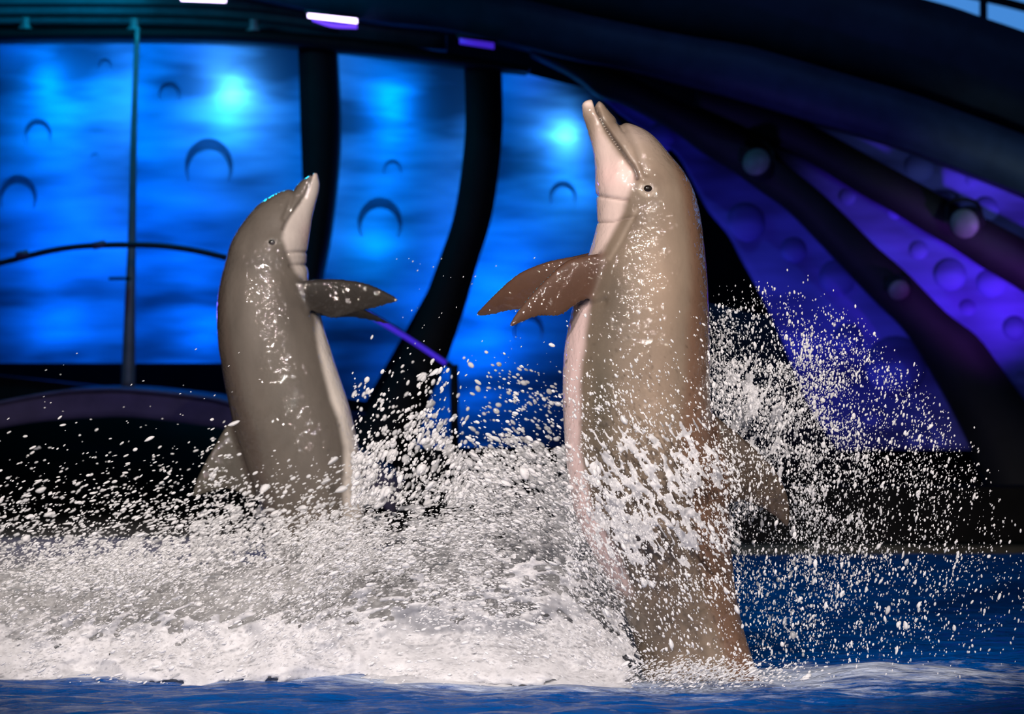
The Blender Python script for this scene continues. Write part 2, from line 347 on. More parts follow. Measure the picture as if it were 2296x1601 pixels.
rib([(-260, 66), (300, 62), (560, 66), (815, 88), (1000, 118), (1190, 150)], [(-260, 92), (300, 88), (560, 95), (750, 112), (1000, 142), (1180, 162)], 22.8, .4, 'black header beam above the backlit panels', 'black', 50, 'beam', 'header_beam')
can = rib([(-260, 70), (300, 64), (560, 70), (815, 92), (1000, 110)], [(-260, -60), (300, -55), (560, -20), (815, 35), (1000, 62)], 23.0, .3, 'teal-lit canopy band along the top left', 'teal', 40, 'canopy', 'stage_canopy', nv=8)
for k, (y0, y1) in enumerate([(8, 14), (30, 35), (50, 56)]):
    strip('canopy_batten', [(-260, y0), (300, y0), (560, y0+12), (760, y0+38)], [(-260, y1), (300, y1), (560, y1+12), (760, y1+38)], 22.93, .06, M['navy'], can, nu=30, nv=3)
# hanging bolts under the canopy
for px, py in [(55, 56), (300, 58), (568, 60)]:
    b = strip('canopy_bracket', [(px-9, py-18), (px-9, py+2), (px-17, py+8)], [(px+9, py-18), (px+9, py+2), (px+17, py+8)], 22.75, .1, M['steel'], None, nu=10, nv=3, smooth_in=False)
    tag(b, {55: 'small grey bracket above the far left panel', 300: 'small grey bracket above the thin pole', 568: 'small grey bracket near the first dark rib'}[px], 'bracket', 'canopy brackets')
# LED bars
def led(px0, py0, px1, py1, h, m, label, D=22.2):
    root = strip('led_bar', [(px0, py0), (px1, py1)], [(px0, py0+h), (px1, py1+h)], D, .06, M[m], nu=2, nv=2, smooth_in=False)
    a = strip('housing', [(px0-6, py0-7), (px1+6, py1-7)], [(px0-6, py0), (px1+6, py1)], D-.02, .1, M['black'], root, nu=2, nv=2, smooth_in=False)
    tag(root, label, 'light'); return root
l1 = led(690, 29, 800, 42, 9, 'led_white', 'glowing white and violet light bar under the canopy')
strip('violet_diffuser', [(700, 40), (745, 52), (800, 55)], [(700, 46), (745, 60), (800, 63)], 22.2, .05, M['led_violet'], l1, nu=14, nv=2)
led(405, -7, 505, -3, 7, 'led_white', 'glowing pinkish light bar cut off by the top edge')
led(1030, 84, 1108, 96, 13, 'led_and_rail_glow', 'dim violet light bar at the foot of the arch')

# ------------------------------------------------------------------ pole, footbridge, rails
def tube(name, pts, rad, m, parent=None, k=10, sub=6):
    """pts: world vectors, rad: radius or list"""
    p = np.array([tuple(q) for q in pts]); n = len(p)
    r = np.full(n, rad) if np.isscalar(rad) else np.array(rad)
    if n > 2:
        c = spline(np.c_[p, r], n*sub, True); p, r = c[:, :3], c[:, 3]; n = len(p)
    tg = np.gradient(p, axis=0); tg /= np.linalg.norm(tg, axis=1)[:, None]
    up = np.tile([0.0, 1.0, 0.0], (n, 1)); a = np.cross(tg, up); a /= np.linalg.norm(a, axis=1)[:, None]+1e-9; b = np.cross(tg, a)
    th = np.linspace(0, 2*np.pi, k, endpoint=False)
    v = p[:, None]+r[:, None, None]*(np.cos(th)[None, :, None]*a[:, None]+np.sin(th)[None, :, None]*b[:, None])
    idx = np.arange(n*k).reshape(n, k); j = np.roll(idx, -1, 1)
    q = np.stack([idx[:-1], j[:-1], j[1:], idx[1:]], -1).reshape(-1, 4)
    vv = np.vstack([v.reshape(-1, 3), p[:1], p[-1:]]); c0, c1 = n*k, n*k+1
    caps = np.vstack([np.stack([j[0], idx[0], np.full(k, c0)], -1), np.stack([idx[-1], j[-1], np.full(k, c1)], -1)])
    o = link(name, np_mesh(name, vv, [q, caps]), m, parent); return o if parent else rebase(o)
pole = tube('flag_pole', [P(308, 62, 22.6), P(300, 300, 22.6), P(296, 520, 22.6), P(291, 700, 22.6), P(287, 876, 22.6)], [.014, .018, .022, .031, .040], M['steel'])
tag(pole, 'tall thin grey pole rising from the footbridge', 'pole')
box('cross_bar', P(246, 628, 22.55), P(292, 621, 22.5), M['black'], pole)
fb = strip('footbridge', [(-300, 1010), (-130, 935), (0, 903), (131, 880), (227, 874), (306, 876), (437, 890), (507, 903), (650, 950), (820, 1030), (900, 1090)],
           [(-300, 1080), (-130, 995), (0, 960), (109, 943), (219, 936), (306, 936), (437, 952), (512, 965), (650, 1015), (820, 1100), (880, 1160)], 21.9, 1.0, M['rim'], nu=70, nv=5)
tag(fb, 'dark violet arched footbridge over the channel at left', 'bridge')
strip('deck_edge', [(-300, 1004), (-130, 929), (0, 899), (131, 876), (227, 870), (306, 872), (437, 886), (507, 899), (650, 946), (820, 1026)],
      [(-300, 1012), (-130, 937), (0, 906), (131, 883), (227, 877), (306, 879), (437, 893), (507, 906), (650, 953), (820, 1033)], 21.86, .08, M['rim'], fb, nu=60, nv=2)
rl = tube('bridge_handrail', [P(-300, 690, 21.9), P(-120, 622, 21.9), P(0, 590, 21.9), P(150, 556, 21.9), P(300, 549, 21.9), P(400, 556, 21.9), P(503, 577, 21.9), P(660, 622, 21.9), P(820, 700, 21.9), P(915, 757, 21.9), P(1012, 822, 21.9)], .016, M['navy'], k=12)
tag(rl, 'slim dark handrail arching over the footbridge', 'railing')
tube('rail_post', [P(1018, 818, 21.9), P(1020, 1015, 21.9)], .022, M['black'], rl)
tube('rail_post', [P(-120, 622, 21.9), P(-120, 940, 21.9)], .016, M['black'], rl)
tube('rail_post', [P(660, 622, 21.9), P(660, 960, 21.9)], .012, M['black'], rl)
glow_r = tube('rail_glow', [P(822, 703, 21.86), P(915, 759, 21.86), P(1000, 815, 21.86)], .013, M['led_and_rail_glow'], rl)  # added glow: the rail's violet light given as emission
for q in [(50, 571), (222, 549)]:
    tube('rail_clamp', [P(q[0]-14, q[1]+3, 21.87), P(q[0]+14, q[1]-3, 21.87)], .02, M['rim'], rl)
# base wall below panels and channel back
S(strip('trim_1', [(-300, 812), (1500, 1000)], [(-300, 1260), (1500, 1260)], 23.6, .2, M['black'], nu=2, nv=2, smooth_in=False))
S(strip('trim_2', [(1400, 640), (2600, 900)], [(1400, 1262), (2600, 1262)], 23.5, .2, M['black'], nu=2, nv=2, smooth_in=False))
# pool copings
def xz_box(name, px0, px1, D, z0, z1, dy, m): return box(name, (WX(px0, D), D-D0, z0), (WX(px1, D), D-D0+dy, z1), m)
cop = xz_box('pool_coping', 1560, 2700, 20.55, -0.4, 0.03, 0.5, M['stone']); tag(rebase(cop), 'low grey pool edge at the far right', 'coping')
cw = xz_box('pool_wall', 1500, 2700, 21.06, -0.4, 0.30, 0.4, M['venue']); tag(rebase(cw), 'black low wall behind the right pool edge', 'wall')
cl = xz_box('channel_sill', -400, 760, 21.2, -0.3, 0.03, 0.3, M['rim']); tag(rebase(cl), 'violet-lit sill at the waterline below the footbridge', 'sill')

# stage lamps on the ribs
def lamp(px, py, r, D, label, tilt):
    root = empty('stage_lamp', P(px, py+r*1.3, D)); tag(root, label, 'lamp', 'lamps on the arch ribs')
    R = r*D/FPX; c = P(px, py, D); d = Vector((math.cos(tilt)*0.4, -0.85, math.sin(tilt)*0.4)).normalized()
    hs = tube('housing', [c+d*-R*1.6, c+d*-R*1.2, c, c+d*R*.2], [R*.5, R*.9, R, R*1.02], M['black'], root, k=16, sub=3)
    tube('lens', [c+d*R*.2, c+d*R*.3], R*.92, M['lens'], hs, k=16)
    tube('yoke', [c+Vector((-R*1.15, 0.03, 0)), c+Vector((-R*.9, 0.12, R*1.2)), c+Vector((0, .16, R*1.5)), c+Vector((R*.9, .12, R*1.2)), c+Vector((R*1.15, .03, 0))], R*.12, M['black'], root)
lamp(1698, 366, 34, 22.45, 'round lamp with pale glass where the arch ribs meet', 2.4)
lamp(2014, 648, 26, 22.45, 'round dark lamp low on the broad arch rib', -1.2)
lamp(2165, 500, 36, 22.45, 'large dark lamp on the upper arch rib', 3.6)
# balustrade against the sky
bal = empty('balustrade', P(2205, 60, 25)); tag(bal, 'dark railing against the dusk sky, top right corner', 'railing')
for x in (2015, 2205, 2400): tube('post', [P(x, 90+(x-2205)*.28, 25), P(x, -60, 25)], .024, M['black'], bal)
tube('top_rail', [P(1950, -62, 25), P(2205, -6, 25), P(2296, 16, 25), P(2480, 66, 25)], .028, M['black'], bal)

# ------------------------------------------------------------------ show lamps behind the backlit panels
CY, BL, DB = (0.0, 0.2, 1.0), (0.0, 0.13, 1.0), (0.0, 0.05, 1.0)
def back(px, py, p, c, d=0.45, r=.05): point('panel_lamp', P(px, py, 23.5+d), p*(2.6 if c[1] > 0.19 else 1.7), c, r)
for a in [(115, 178, 4.5, CY, .09), (240, 195, 3.0, CY, .16), (120, 265, 3, CY, .2), (380, 185, 2.0, CY, .2), (525, 205, 9, (.05, .34, 1), .085), (510, 245, 3, CY, .12), (495, 275, 1.8, CY, .2), (420, 250, 1.0, CY, .25),
          (140, 430, 2.6, BL, .35), (400, 420, 3, BL, .35), (150, 600, 5, BL, .3), (150, 740, 6, BL, .2), (420, 620, 5, BL, .32), (460, 740, 6, BL, .2), (230, 520, 1.5, DB, .3), (60, 110, .8, DB, .2), (420, 115, .8, DB, .2),
          (880, 240, 6, CY, .10), (874, 310, 2, CY, .12), (850, 430, 1.0, CY, .16), (838, 560, 1.5, (0, .25, 1), .18), (785, 150, .4, CY, .15), (770, 660, .4, BL, .25),
          (1272, 310, 6, (.05, .34, 1), .085), (1268, 350, 2.5, CY, .12), (1268, 400, 2.4, CY, .18), (1180, 380, 1.0, (0, .2, 1), .25), (1120, 560, 3.6, BL, .22), (1080, 700, 5, BL, .2), (1040, 820, 5, BL, .2), (985, 975, 5, BL, .15), (1200, 190, 1.0, DB, .2)]:
    back(*a)
# violet wash for the right-hand panels, from lamps standing behind the low wall and beside the stage
spot('violet_wash', P(2620, 930, 21.2), P(2170, 590, 22.8), 300, (.38, .08, 1), 38, 0.9, .06)
spot('violet_wash', P(2150, 1160, 21.7), P(1960, 900, 22.8), 2.2, (.10, .04, 1), 90, 0.9, .08)
spot('violet_wash', P(1600, 900, 21.0), P(1760, 540, 22.8), 66, (.18, .12, 1), 80, 0.9, .1)
spot('blue_wash', P(2560, 620, 20.6), P(2120, 400, 22.8), 50, (.6, .9, 1), 34, 0.9, .1)
point('teal_canopy_lamp', P(300, -150, 21.8), 60, (.0, .6, 1), .2)
spot('fascia_blue_fill', (2.0, 0.5, 9.5), P(1950, 130, 22.3), 900, (.16, .36, 1), 26, 0.8, .2)  # added fill from above without a fixture, lifts the dark fascia
point('violet_bridge_lamp', P(250, 700, 20.6), 7, (.18, .10, 1), .1)

# ================================================================== DOLPHINS
def loft_body(st, bs, D, nu=260, nv=72):
    st = np.array(st, float); L = spline(st[:, :2], nu, True); R = spline(st[:, 2:], nu, True)
    b = np.interp(np.linspace(0, len(bs)-1, nu), np.arange(len(bs)), bs)
    k = np.hanning(15); k /= k.sum(); b = np.convolve(np.pad(b, 7, 'edge'), k, 'valid')
    th = np.linspace(0, 2*np.pi, nv, endpoint=False)
    C, A = (L+R)/2, (R-L)/2; s = D/FPX
    co, si = np.cos(th), np.sin(th)
    pxy = C[:, None]+A[:, None]*co[None, :, None]
    y = b[:, None]*s*si[None, :]*np.ones_like(pxy[..., 0])
    v = np.stack([WX(pxy[..., 0], D), (D-D0)+y, WZ(pxy[..., 1], D)], -1)
    # rounded caps
    cap = []
    for e, d in ((0, 1), (nu-1, -1)):
        ax = v[e].mean(0)-v[e+d*4].mean(0); ax /= np.linalg.norm(ax); c = v[e].mean(0); rr = np.linalg.norm(v[e]-c, axis=1).mean()
        rows = [c+(v[e]-c)*math.cos(a)+ax*rr*0.75*math.sin(a) for a in (0.35, 0.7, 1.0, 1.25, 1.45)]
        cap.append(rows)
    rows = cap[0][::-1]+[v[i] for i in range(nu)]+cap[1]
    V = np.array(rows); n = len(V); idx = np.arange(n*nv).reshape(n, nv); j = np.roll(idx, -1, 1)
    q = np.stack([idx[:-1], idx[1:], j[1:], j[:-1]], -1).reshape(-1, 4)
    vv = np.vstack([V.reshape(-1, 3), V[0].mean(0)[None], V[-1].mean(0)[None]])
    caps = np.vstack([np.stack([idx[0], j[0], np.full(nv, n*nv)], -1), np.stack([j[-1], idx[-1], np.full(nv, n*nv+1)], -1)])
    return vv, [q, caps]
def loft_fin(lead, trail, D, y0, y1, thick, curve=0.0, nu=44, nv=20):
    """lead/trail edges in px from root to tip; y0..y1 lateral offset in m from the mid plane at root / tip; thick in m at root"""
    A, B = spline(lead, nu), spline(trail, nu)
    u = np.linspace(0, 1, nu)[:, None]; s = (1-np.cos(np.linspace(0, np.pi, nv)))/2
    G = A[:, None]*(1-s)[None, :, None]+B[:, None]*s[None, :, None]
    prof = 2.2*(np.sqrt(np.clip(s, 0, 1))-s)*0.9+0.35*np.sqrt(np.clip(s*(1-s), 0, 1))
    T = thick*(1-0.72*u)*prof[None, :]*0.9+0.0012
    Y = (D-D0)+y0+(y1-y0)*u**1.5+0*T
    x, z = WX(G[..., 0], D), WZ(G[..., 1], D)
    f, b = np.stack([x, Y-T/2, z], -1), np.stack([x, Y+T/2, z], -1)
    N = nu*nv; idx = np.arange(N).reshape(nu, nv)
    q = np.stack([idx[:-1, :-1], idx[:-1, 1:], idx[1:, 1:], idx[1:, :-1]], -1).reshape(-1, 4)
    rim = np.concatenate([idx[0, :], idx[1:, -1], idx[-1, :-1][::-1], idx[1:-1, 0][::-1]]); r2 = np.roll(rim, -1)
    return np.vstack([f.reshape(-1, 3), b.reshape(-1, 3)]), [np.vstack([q, q[:, ::-1]+N, np.stack([rim, rim+N, r2+N, r2], -1)])]
def poly_dist(px, py, pts):
    d = np.full(px.shape, 1e9)
    for (ax, ay), (bx, by) in zip(pts[:-1], pts[1:]):
        dx, dy = bx-ax, by-ay; t = np.clip(((px-ax)*dx+(py-ay)*dy)/(dx*dx+dy*dy), 0, 1)
        d = np.minimum(d, np.hypot(px-ax-t*dx, py-ay-t*dy))
    return d
def xb(py, pts):
    p = np.array(pts, float); return np.interp(py, p[:, 1], p[:, 0])

def make_dolphin(cfg):
    D = cfg['D']; parts = [loft_body(cfg['st'], cfg['b'], D)]+[loft_fin(*f[:2], D, *f[2:]) for f in cfg['fins']]
    vs_, fs_, tags, off = [], {3: [], 4: []}, [], 0
    for k, (v, f) in enumerate(parts):
        vs_.append(v); tags.append(np.full(len(v), k))
        for a in f: fs_[a.shape[1]].append(a+off)
        off += len(v)
    V = np.vstack(vs_); T = np.concatenate(tags)
    me = np_mesh('tmp', V, [np.vstack(fs_[4]), np.vstack(fs_[3])])
    tmp = bpy.data.objects.new('tmp', me); COL.objects.link(tmp)
    md = tmp.modifiers.new('remesh', 'REMESH'); md.mode = 'VOXEL'; md.voxel_size = cfg['vox']; md.adaptivity = 0
    dg = bpy.context.evaluated_depsgraph_get(); me2 = bpy.data.meshes.new_from_object(tmp.evaluated_get(dg))
    bpy.data.objects.remove(tmp); bpy.data.meshes.remove(me)
    n = len(me2.vertices); v = np.empty(n*3, np.float32); me2.vertices.foreach_get('co', v); v = v.reshape(-1, 3).astype(float)
    e = np.empty(len(me2.edges)*2, np.int32); me2.edges.foreach_get('vertices', e); e = e.reshape(-1, 2)
    deg = np.bincount(e.ravel(), minlength=n)[:, None]
    def lap(a):
        s = np.zeros_like(a)
        for c in range(a.shape[1]):
            s[:, c] = np.bincount(e[:, 0], a[e[:, 1], c], n)+np.bincount(e[:, 1], a[e[:, 0], c], n)
        return s/deg
    for it in range(8):
        v = v+0.5*(lap(v)-v); v = v-0.51*(lap(v)-v) if it % 2 else v
    # which source part is each vertex closest to
    kd = kdtree.KDTree(len(V))
    for i, c in enumerate(V): kd.insert(c, i)
    kd.balance(); near = np.array([kd.find(c)[1] for c in v]); part = T[near].astype(float)
    fin = (part > 0).astype(float)[:, None]; dors = (part == 3).astype(float)[:, None]
    for _ in range(30): fin = 0.5*fin+0.5*lap(fin)
    jn = np.clip(4*fin*(1-fin)*1.4-0.1, 0, 1)
    for _ in range(20): v = v+0.5*jn*(lap(v)-v)
    fin = fin[:, 0]
    me2.vertices.foreach_set('co', v.astype(np.float32).ravel()); me2.update()
    nr = np.empty(n*3, np.float32); me2.vertices.foreach_get('normal', nr); nr = nr.reshape(-1, 3)
    px = v[:, 0]*FPX/D+1148; py = HOR-(v[:, 2]-HCAM)*FPX/D; body = 1-fin
    s = D/FPX; disp = np.zeros(n)
    for pts, width, depth in cfg['grooves']:
        d = poly_dist(px, py, pts); disp -= depth*np.exp(-(d/width)**2)*body
    for (cx, cy), width, h in cfg['bumps']:
        d = np.hypot(px-cx, py-cy); disp += h*np.exp(-(d/width)**2)*body
    ex, ey = cfg['eye']; de = np.hypot(px-ex, py-ey); er = cfg['eye_r']
    disp += 0.008*np.exp(-(de/(er*2.4))**2)*body-0.005*np.exp(-(de/(er*0.9))**2)
    v = v+nr*disp[:, None]
    # pigment plus painted crease shade and melon highlight (symmetrical left/right, so a function of the mid-plane coordinates)
    fl = cfg['flip']
    nz = (fbm(px/60, py/60, 3, 4)-0.5)
    def side(pts, soft): return sst(-soft, soft, fl*(xb(py, pts)-px)+nz*soft*0.8)
    cs, cc, cb, cp, cf = [np.array(c) for c in cfg['cols']]
    c = np.tile(cs, (n, 1))
    cape = side(cfg['cape'], cfg['cape_soft']); cape = 1-cape
    c = c*(1-cape[:, None])+cc*cape[:, None]
    for pts, lo, hi, soft, colr in cfg['belly']:
        m = side(pts, soft)*sst(lo-12, lo+12, py)*(1-sst(hi-25, hi+25, py)); c = c*(1-m[:, None])+np.array(colr)*m[:, None]
    for (cx, cy), rx, ry, colr, st in cfg['spots']:
        m = st*np.exp(-((px-cx)/rx)**2-((py-cy)/ry)**2); c = c*(1-m[:, None])+np.array(colr)*m[:, None]
    for pts, width, colr, st in cfg['lines']:  # dark lines: mouth lining, and crease shade painted along the folds
        m = st*np.exp(-(poly_dist(px, py, pts)/width)**2); c = c*(1-m[:, None])+np.array(colr)*m[:, None]
    cfv = cf*(1-dors)+np.array(cfg['dorsal'])*dors
    c = c*(1-fin[:, None])+cfv*fin[:, None]
    base = np.array([WX(cfg['foot'][0], D), D-D0, 0.0])
    me2.vertices.foreach_set('co', (v-base).astype(np.float32).ravel()); me2.update()
    at = me2.color_attributes.new('pigment_shade', 'FLOAT_COLOR', 'POINT'); at.data.foreach_set('color', np.c_[c, np.ones(n)].astype(np.float32).ravel())
    me2.polygons.foreach_set('use_smooth', np.ones(len(me2.polygons), bool))
    o = link('dolphin', me2, M['skin_a'], None, base.tolist()); tag(o, cfg['label'], 'dolphin', 'dolphins standing up on their tails')
    # eyes on both sides
    for sgn in (-1, 1):
        sel = np.where((de < er*1.2) & ((v[:, 1]-(D-D0))*sgn > 0))[0]
        yy = v[sel, 1].mean() if len(sel) else sgn*0.1
        bm = bmesh.new(); bmesh.ops.create_uvsphere(bm, u_segments=20, v_segments=14, radius=er*s)
        for f in bm.faces: f.smooth = True
        m_ = bpy.data.meshes.new('eye'); bm.to_mesh(m_); bm.free()
        eo = link('eye', m_, M['eye'], o); eo.location = (WX(ex, D), yy-sgn*er*s*0.30, WZ(ey, D)); eo.scale = (1.15, 0.8, 0.95)
        eo['label'] = 'small dark glossy eye'
    if cfg.get('teeth'):
        a, b_, cnt = cfg['teeth']; tv, tf = [], []
        line = spline(cfg['mouth'], 200)
        dark = None
        for sgn in (-1, 1):
            for k in range(cnt):
                q = line[int(a+(b_-a)*k/(cnt-1))]
                sel = np.where((np.hypot(px-q[0], py-q[1]) < 6) & ((v[:, 1]-(D-D0))*sgn > 0))[0]
                if not len(sel): continue
                yy = v[sel, 1].mean(); qx, qy = q[0]-3.0, q[1]+1.0
                c0 = np.array([WX(qx, D), yy-sgn*0.001, WZ(qy, D)]); dr = np.array([0.0085, sgn*0.003, 0.0025]); r = 0.0017; i0 = len(tv)
                for t in range(6):
                    aa = t/6*2*math.pi; tv.append(c0+np.array([0, r*math.sin(aa), r*math.cos(aa)]))
                tv.append(c0+dr); tf += [(i0+t, i0+(t+1) % 6, i0+6) for t in range(6)]
        t = link('teeth', np_mesh('teeth', np.array(tv), np.array(tf)), M['tooth'], o); t['label'] = 'row of tiny pointed teeth'; t['kind'] = 'stuff'
    return o, v

mouthR = [(1334, 222), (1337, 236), (1339.5, 247), (1347.5, 269), (1359, 291), (1371, 311), (1388, 335), (1405, 360), (1416.6, 375), (1423, 389), (1425, 402)]
cfgR = dict(dorsal=(0.042, 0.029, 0.02),
    D=14.0, vox=0.0052, flip=1, foot=(1575, 1520), eye=(1449, 426), eye_r=9.0, mouth=mouthR, teeth=(45, 125, 13),
    label='taller tan dolphin at right rising upright with beak pointing up',
    st=[(1305, 243, 1357, 238), (1305, 252, 1366, 249), (1308, 266, 1375, 259), (1314, 281, 1386, 270), (1319, 296, 1402, 274), (1324, 313, 1420, 280), (1329, 335, 1445, 292), (1333, 360, 1472, 314),
        (1336, 388, 1502, 347), (1337, 415, 1531, 381), (1338, 440, 1553, 420), (1338, 470, 1566, 462), (1338, 500, 1573, 500), (1330, 536, 1578, 540), (1319, 572, 1582, 575), (1304, 620, 1586, 622),
        (1286, 680, 1589, 680), (1268, 760, 1591, 760), (1262, 830, 1592, 830), (1262, 900, 1594, 900), (1266, 990, 1604, 985), (1275, 1080, 1624, 1075), (1295, 1170, 1638, 1165), (1340, 1260, 1641, 1243),
        (1386, 1340, 1650, 1325), (1410, 1400, 1662, 1390), (1430, 1465, 1682, 1460), (1445, 1520, 1703, 1519), (1490, 1600, 1730, 1580), (1560, 1680, 1770, 1640), (1650, 1750, 1810, 1700)],
    b=[25, 30, 33, 36, 42, 50, 60, 74, 88, 100, 108, 114, 119, 123, 128, 135, 143, 150, 154, 155, 153, 147, 136, 120, 104, 92, 82, 72, 58, 42, 26],
    fins=[([(1440, 562), (1385, 563), (1345, 568), (1285, 579), (1257, 594), (1229, 619), (1194, 655), (1160, 697), (1141, 728)], [(1440, 640), (1385, 655), (1345, 668), (1306, 677), (1281, 691), (1257, 708), (1208, 710), (1173, 722), (1148, 732)], -0.10, -0.27, 0.08, 0),
          ([(1440, 556), (1385, 558), (1330, 564), (1285, 574), (1250, 580), (1208, 592), (1162, 613), (1120, 648), (1085, 683), (1066, 704)], [(1440, 640), (1385, 652), (1330, 664), (1290, 675), (1250, 692), (1210, 698), (1145, 699), (1110, 707), (1088, 710), (1074, 711)], 0.10, 0.27, 0.08, 0),
          ([(1560, 890), (1596, 922), (1622, 946), (1652, 970), (1690, 1003), (1727, 1041), (1753, 1078), (1766, 1112), (1772, 1146), (1768, 1180)], [(1560, 1170), (1610, 1150), (1637, 1133), (1660, 1124), (1685, 1130), (1712, 1142), (1730, 1154), (1746, 1166), (1756, 1176), (1763, 1184)], 0.0, 0.0, 0.075, 0.0)],
    grooves=[(mouthR, 4.2, 0.017), ([(1334, 215), (1337, 236), (1341, 252)], 4.5, 0.012), ([(1390, 273), (1402, 295), (1420, 328), (1432, 362), (1445, 392)], 8, 0.008), ([(1392, 272), (1398, 290)], 7, 0.006),
             ([(1330, 437), (1360, 444), (1404, 452)], 4, 0.005), ([(1330, 499), (1370, 499), (1418, 489)], 3.5, 0.004), ([(1428, 400), (1440, 410)], 6, 0.004),
             ([(1310, 686), (1350, 676)], 9, 0.008), ([(1425, 470), (1390, 540), (1365, 580)], 5, 0.002)],
    bumps=[((1375, 410), 40, 0.010), ((1440, 330), 45, 0.006), ((1345, 300), 25, 0.004)],
    cols=[(0.178, 0.138, 0.103), (0.15, 0.085, 0.055), (0.693, 0.558, 0.520), (0.673, 0.433, 0.413), (0.064, 0.031, 0.019)],
    cape=[(1400, 200), (1392, 262), (1440, 275), (1475, 310), (1512, 370), (1530, 430), (1538, 500), (1542, 567), (1545, 637), (1538, 725), (1533, 850), (1520, 980), (1540, 1100), (1560, 1250), (1585, 1350), (1610, 1420), (1640, 1520), (1700, 1800)], cape_soft=16,
    belly=[([(1330, 200), (1333, 250), (1352, 300), (1385, 350), (1421, 395), (1412, 421), (1403, 451), (1397, 476), (1381, 508), (1355, 553), (1335, 600)], 215, 590, 9, (0.634, 0.501, 0.461)),
           ([(1338, 560), (1322, 640), (1318, 700), (1311, 740), (1302, 812), (1299, 925), (1300, 1000), (1311, 1075), (1328, 1142), (1380, 1230), (1420, 1330)], 590, 1330, 9, (0.712, 0.538, 0.520))],
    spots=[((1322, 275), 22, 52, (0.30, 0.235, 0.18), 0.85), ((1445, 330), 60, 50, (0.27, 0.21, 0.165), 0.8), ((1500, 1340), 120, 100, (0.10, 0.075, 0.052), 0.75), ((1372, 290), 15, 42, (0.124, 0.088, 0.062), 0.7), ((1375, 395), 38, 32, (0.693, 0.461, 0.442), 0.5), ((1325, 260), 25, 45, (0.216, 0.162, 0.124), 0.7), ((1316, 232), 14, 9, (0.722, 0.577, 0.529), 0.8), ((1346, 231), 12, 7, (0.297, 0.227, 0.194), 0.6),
           ((1430, 300), 45, 30, (0.313, 0.254, 0.227), 0.6), ((1425, 490), 34, 50, (0.081, 0.057, 0.039), 0.75), ((1490, 500), 30, 45, (0.140, 0.103, 0.076), 0.4), ((1470, 400), 30, 25, (0.151, 0.108, 0.081), 0.5),  # first spot paints a pale highlight into the melon front
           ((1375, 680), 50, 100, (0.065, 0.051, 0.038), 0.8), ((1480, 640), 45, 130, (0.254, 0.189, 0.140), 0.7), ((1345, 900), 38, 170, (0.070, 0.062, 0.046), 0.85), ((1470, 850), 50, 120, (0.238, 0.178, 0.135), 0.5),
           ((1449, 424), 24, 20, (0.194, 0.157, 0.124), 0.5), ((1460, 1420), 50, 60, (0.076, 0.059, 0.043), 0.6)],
    lines=[([(1449+17*math.cos(a*.2), 426+15*math.sin(a*.2)) for a in range(0, 20)], 3.5, (0.36, 0.30, 0.24), 0.65), (mouthR, 4.2, (0.035, 0.024, 0.021), 0.92), ([(1330, 437), (1360, 444), (1404, 452)], 2.2, (0.189, 0.130, 0.113), 0.6), ([(1330, 499), (1370, 499), (1418, 489)], 1.8, (0.189, 0.140, 0.119), 0.55),
           ([(1425, 470), (1390, 540), (1365, 580)], 5, (0.281, 0.227, 0.178), 0.55), ([(1400, 280), (1420, 328), (1432, 362), (1445, 395)], 6, (0.119, 0.092, 0.070), 0.45)])
dolR, vR = make_dolphin(cfgR)

